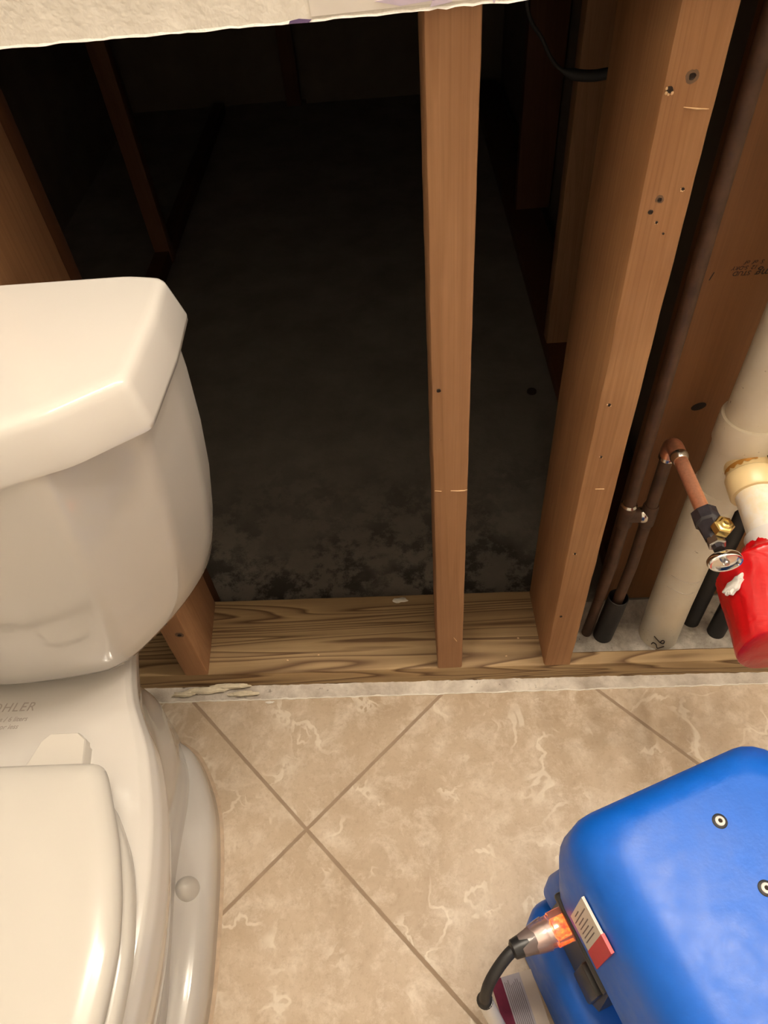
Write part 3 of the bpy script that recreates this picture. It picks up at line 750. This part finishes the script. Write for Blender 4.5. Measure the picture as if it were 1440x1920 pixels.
# caulk line around the toilet foot
rings_o = sym(grow(FT, .006, -.38, .136, .24), .0003, 8); rings_i = sym(FT, .004, 8)
M['caulk'] = plain('worn_caulk', (.50, .38, .27), .6, var=.35, scale=80, bump=.3)
tag(obj('caulk_bead', lofted([rings_o, rings_i], cap=False), 'caulk'), 'worn brown caulk bead around the toilet foot', 'caulk')

# ------------------------------------------------------------------ blue machine
ca, sa = math.cos(math.radians(20.3)), math.sin(math.radians(20.3))
MB = Matrix(((ca, sa, 0, 0), (sa, -ca, 0, 0), (0, 0, 1, 0), (0, 0, 0, 1)))      # local (u, v, z) -> world
W = lambda u, v, z: MB @ Vector((u, v, z))
bmach = thing('blue_machine', W(.1, .55, 0), 'bright blue moulded drying machine standing on the tiles at lower right', 'machine')
def uvrect(u0, u1, v0, v1, r, z, n=6):
    pts = []
    for cu, cv, a0_ in ((u1 - r, v1 - r, 0), (u0 + r, v1 - r, 90), (u0 + r, v0 + r, 180), (u1 - r, v0 + r, 270)):
        for k in range(n + 1):
            a = math.radians(a0_ + 90 * k / n); pts.append(W(cu + r * math.cos(a), cv + r * math.sin(a), z))
    return pts
U0, U1, V0, V1 = -.022, .212, .362, .80
ZT = .405
rings = []
rings.append(uvrect(U0 + .010, U1 - .01, V0 + .030, V1, .03, .262))
for z, g in ((.264, .006), (.269, .002), (.278, .0), (.33, .001), (.350, .003)):
    rings.append(uvrect(U0 + g, U1 - g, V0 + g + (.02 * max(0, (.33 - z) / .07)), V1, .035, z))
Rr = .040
for k in range(1, 9):
    a = PI / 2 * k / 8; g = .003 + Rr * (1 - math.cos(a)); z = .350 + (ZT - .350) * math.sin(a)
    rings.append(uvrect(U0 + g, U1 - g, V0 + g * .8, V1 - g, .035, z))
obj('housing', lofted(rings), 'blue', bmach, angle=50)
# recessed neck below the overhang and the base ledge
obj('recess', lofted([uvrect(U0 + .035, U1 - .03, V0 + .045, V1, .03, z) for z in (.12, .20, .270)]), 'blue', bmach, angle=50)
rings = []
for z, g in ((.0, .006), (.004, .002), (.01, 0), (.120, .0), (.132, .003), (.140, .009), (.143, .017)):
    rings.append(uvrect(U0 - .013 + g, U1 - g, V0 + .012 + g, V1 - g, .028, z))
obj('base', lofted(rings), 'blue', bmach, angle=50)
obj('grip_knob', lofted([uvrect(U0 + .008 + g, U0 + .06, V0 + .008 + g, V0 + .04, .012, z) for z, g in ((.175, .006), (.18, 0), (.215, 0), (.262, .006), (.268, .012))]), 'blue', bmach)
# rivets on the top: washer, sleeve, dark bore
for v_ in (.421, .476, .531):
    p = W(.1025, v_, ZT - .0008)
    rw = obj('rivet', revolved(p, (0, 0, 1), [(0, .0040), (.0022, .0040), (.0028, .0034), (.0030, .0020), (.0022, .0016), (.0018, .0001)], 24), 'white_plastic', bmach)
    obj('rubber_washer', revolved(p, (0, 0, 1), [(0, .0062), (.0012, .0062), (.0018, .0052), (.0018, .0038)], 24), 'rubber', rw)
    obj('bore', revolved(p, (0, 0, 1), [(.002, .0017), (.0026, .0017), (.0026, .0001)], 16), 'hole', rw)
# black inlet panel under the side wall
obj('inlet_panel', lofted([[W(u, v, z) for v, z in ((.394, .160), (.400, .264), (.484, .266), (.490, .180), (.478, .160))] for u in (U0 + .030, U0 + .006)]), 'black_plastic', bmach, smooth=False)
obj('inlet_bracket', boxed((U0 + .0, .452, .175), (U0 + .012, .482, .232), .003, 2, MB), 'black_plastic', bmach)
obj('inlet_rim', boxed((U0 - .001, .396, .260), (U0 + .010, .484, .270), .003, 2, MB), 'black_plastic', bmach)
# side label: white paper with a red end, dark lines of fine print
us = U0 - .0006
lab = obj('label', boxed((us + .0005, .421, .287), (us + .003, .465, .358), 0, 1, MB), 'label_white', bmach, smooth=False)
obj('red_field', boxed((us + .0002, .4510, .286), (us + .0033, .4660, .3595), 0, 1, MB), 'label_red', lab, smooth=False)
bm = bmesh.new(); rng = random.Random(2)
for k in range(7):
    v_ = .4245 + k * .0035; a = .292 + rng.uniform(0, .012); b = .352 - rng.uniform(0, .03)
    box(bm, (us + .0002, v_, a), (us + .001, v_ + .0009, b), 0, 1, MB)
obj('fine_print', bm, 'label_text', lab, smooth=False)
# ------------------------------------------------------------------ power cord plugged into the machine
pc0 = W(U0 + .004, .420, .246)
cd = thing('power_cord', W(-.10, .45, 0), 'black cord with a glowing clear connector plugged into the blue machine', 'cord')
pu = W(-1, .0, -.02).normalized(); pvv = W(0, 1, 0); pz = pu.cross(pvv).normalized()
def sq(d, a, b, n=4.0, N=32):
    out = []
    for k in range(N):
        t = 2 * PI * k / N; c, s_ = math.cos(t), math.sin(t)
        out.append(pc0 + pu * d + pvv * a * math.copysign(abs(c) ** (2 / n), c) + pz * b * math.copysign(abs(s_) ** (2 / n), s_))
    return out
conn = obj('connector', lofted([sq(.0, .0155, .0125), sq(.017, .0152, .0122), sq(.0175, .0140, .0112), sq(.024, .0140, .0112), sq(.0245, .0150, .012), sq(.032, .0140, .0112), sq(.044, .0110, .0095), sq(.052, .0095, .009)]), 'clear', cd, angle=35); tag(conn, 'clear pink-tinted connector body')
obj('neon_lamp', lofted([sq(.002, .0085, .0085, 3), sq(.016, .0085, .0085, 3), sq(.018, .006, .006, 3)]), 'glow', conn)
obj('contact_block', lofted([sq(.019, .0098, .0070, 4), sq(.030, .0098, .0070, 4), sq(.046, .0070, .0060, 3)]), 'steel', conn)
tip = pc0 + pu * .058
path = spline([pc0 + pu * .040, tip, pc0 + pu * .074 + pvv * .005 + Vector((0, 0, -.003)), pc0 + pu * .090 + pvv * .013 + Vector((0, 0, -.016)), pc0 + pu * .0970 + pvv * .019 + Vector((0, 0, -.036)), pc0 + pu * .0985 + pvv * .0215 + Vector((0, 0, -.052))], 8, False)
obj('strain_relief', tubed([pc0 + pu * .036, pc0 + pu * .040, pc0 + pu * .052, pc0 + pu * .060, pc0 + pu * .062], [.008, .0095, .0098, .0088, .006], 20), 'black_plastic', cd)
nL = len(path)
obj('cable', tubed(path + [path[-1] + Vector((0, 0, -.001))], [.0056] * (nL - 4) + [.0058, .0066, .0078, .0082, .006], 18), 'rubber', cd)
pe = path[-1]
dn = spline([pe, pe + W(.004, .010, -.030), pe + W(.012, .030, -.085), pe + W(.02, .07, -.125), pe + W(.03, .16, pe.z * -1 + .010)], 8, False)
obj('sleeve', tubed(dn, .0078, 18), 'white_plastic', cd)
# warning tag hanging off the cord
T0 = W(-.092, .418, .085); tx = (W(1, .10, -.35)).normalized(); ty = (W(.20, 1, -.12)).normalized(); ty = (ty - tx * ty.dot(tx)).normalized(); tn = tx.cross(ty)
TM = basis(T0, tx, ty)
if tn.z < 0: flip = -1
else: flip = 1
tg = obj('warning_tag', boxed((-.012, 0, -.0006), (.052, .11, .0006), .0002, 1, TM), 'tag_cream', cd, smooth=False)
obj('maroon_band', boxed((-.002, .0, -.0009), (.012, .11, .0009), 0, 1, TM), 'maroon', tg, smooth=False)
obj('grey_field', boxed((.012, .0, -.0009), (.036, .07, .0009), 0, 1, TM), 'tag_grey', tg, smooth=False)
bm = bmesh.new(); rng = random.Random(4)
for k in range(9):
    box(bm, (.014 + k * .0023, .004 + rng.uniform(0, .006), -.0011), (.0148 + k * .0023, .066 - rng.uniform(0, .010), .0011), 0, 1, TM)
obj('fine_print', bm, 'label_text', tg, smooth=False)

# ------------------------------------------------------------------ debris
def crumb(name, p, s, label, seed, mat='plaster', cat='debris', grp=None):
    bm = bmesh.new(); bmesh.ops.create_icosphere(bm, subdivisions=3, radius=1)
    for v in bm.verts:
        q = v.co * (1 + .35 * fbm(v.co + Vector((seed, 0, 0)), 1.4))
        v.co = Vector((q.x * s[0], q.y * s[1], max(q.z, -.4) * s[2])) + Vector(p)
    return tag(obj(name, bm, mat), label, cat, grp)
crumb('plaster_crumb', (-.0299, .128, PT + .001), (.012, .0045, .003), 'white plaster crumb near the back of the sole plate', 1.)
for k, (x, y, sx, sy, z) in enumerate(((-.352, -.004, .036, .0052, .003), (-.312, .0005, .030, .0048, .004), (-.290, -.013, .024, .0042, .002), (-.388, -.010, .018, .004, .003))):
    crumb('mortar_lump', (x, y, z), (sx, sy, .0050), ['long cracked mortar lump left of the other mortar lumps near the toilet', 'pale mortar lump pressed against the sole plate by the toilet', 'small mortar lump at the right end of the lumps by the toilet', 'mortar lump right next to the toilet pedestal'][k], 4. + k, 'dirty_plaster')
crumb('paint_flake', (-.2465, -.0300, .0012), (.0065, .0022, .0012), 'tiny white paint flake on the tile near the mortar lumps', 9.)
for k, (x, y) in enumerate(((-.215, .022), (-.165, .030), (.135, .018), (.158, .050))):
    crumb('wood_speck', (x, y - .0032 - .0215 * x, PT + .0006), (.0016, .0009, .0009), ['pale speck on the sole plate, nearest the toilet', 'pale speck on the sole plate, second from the toilet', 'pale speck on the sole plate front between middle and broad studs', 'pale speck farther back on the sole plate beside the broad stud'][k], 12. + k, 'splinter', 'speck', 'specks on the sole plate')
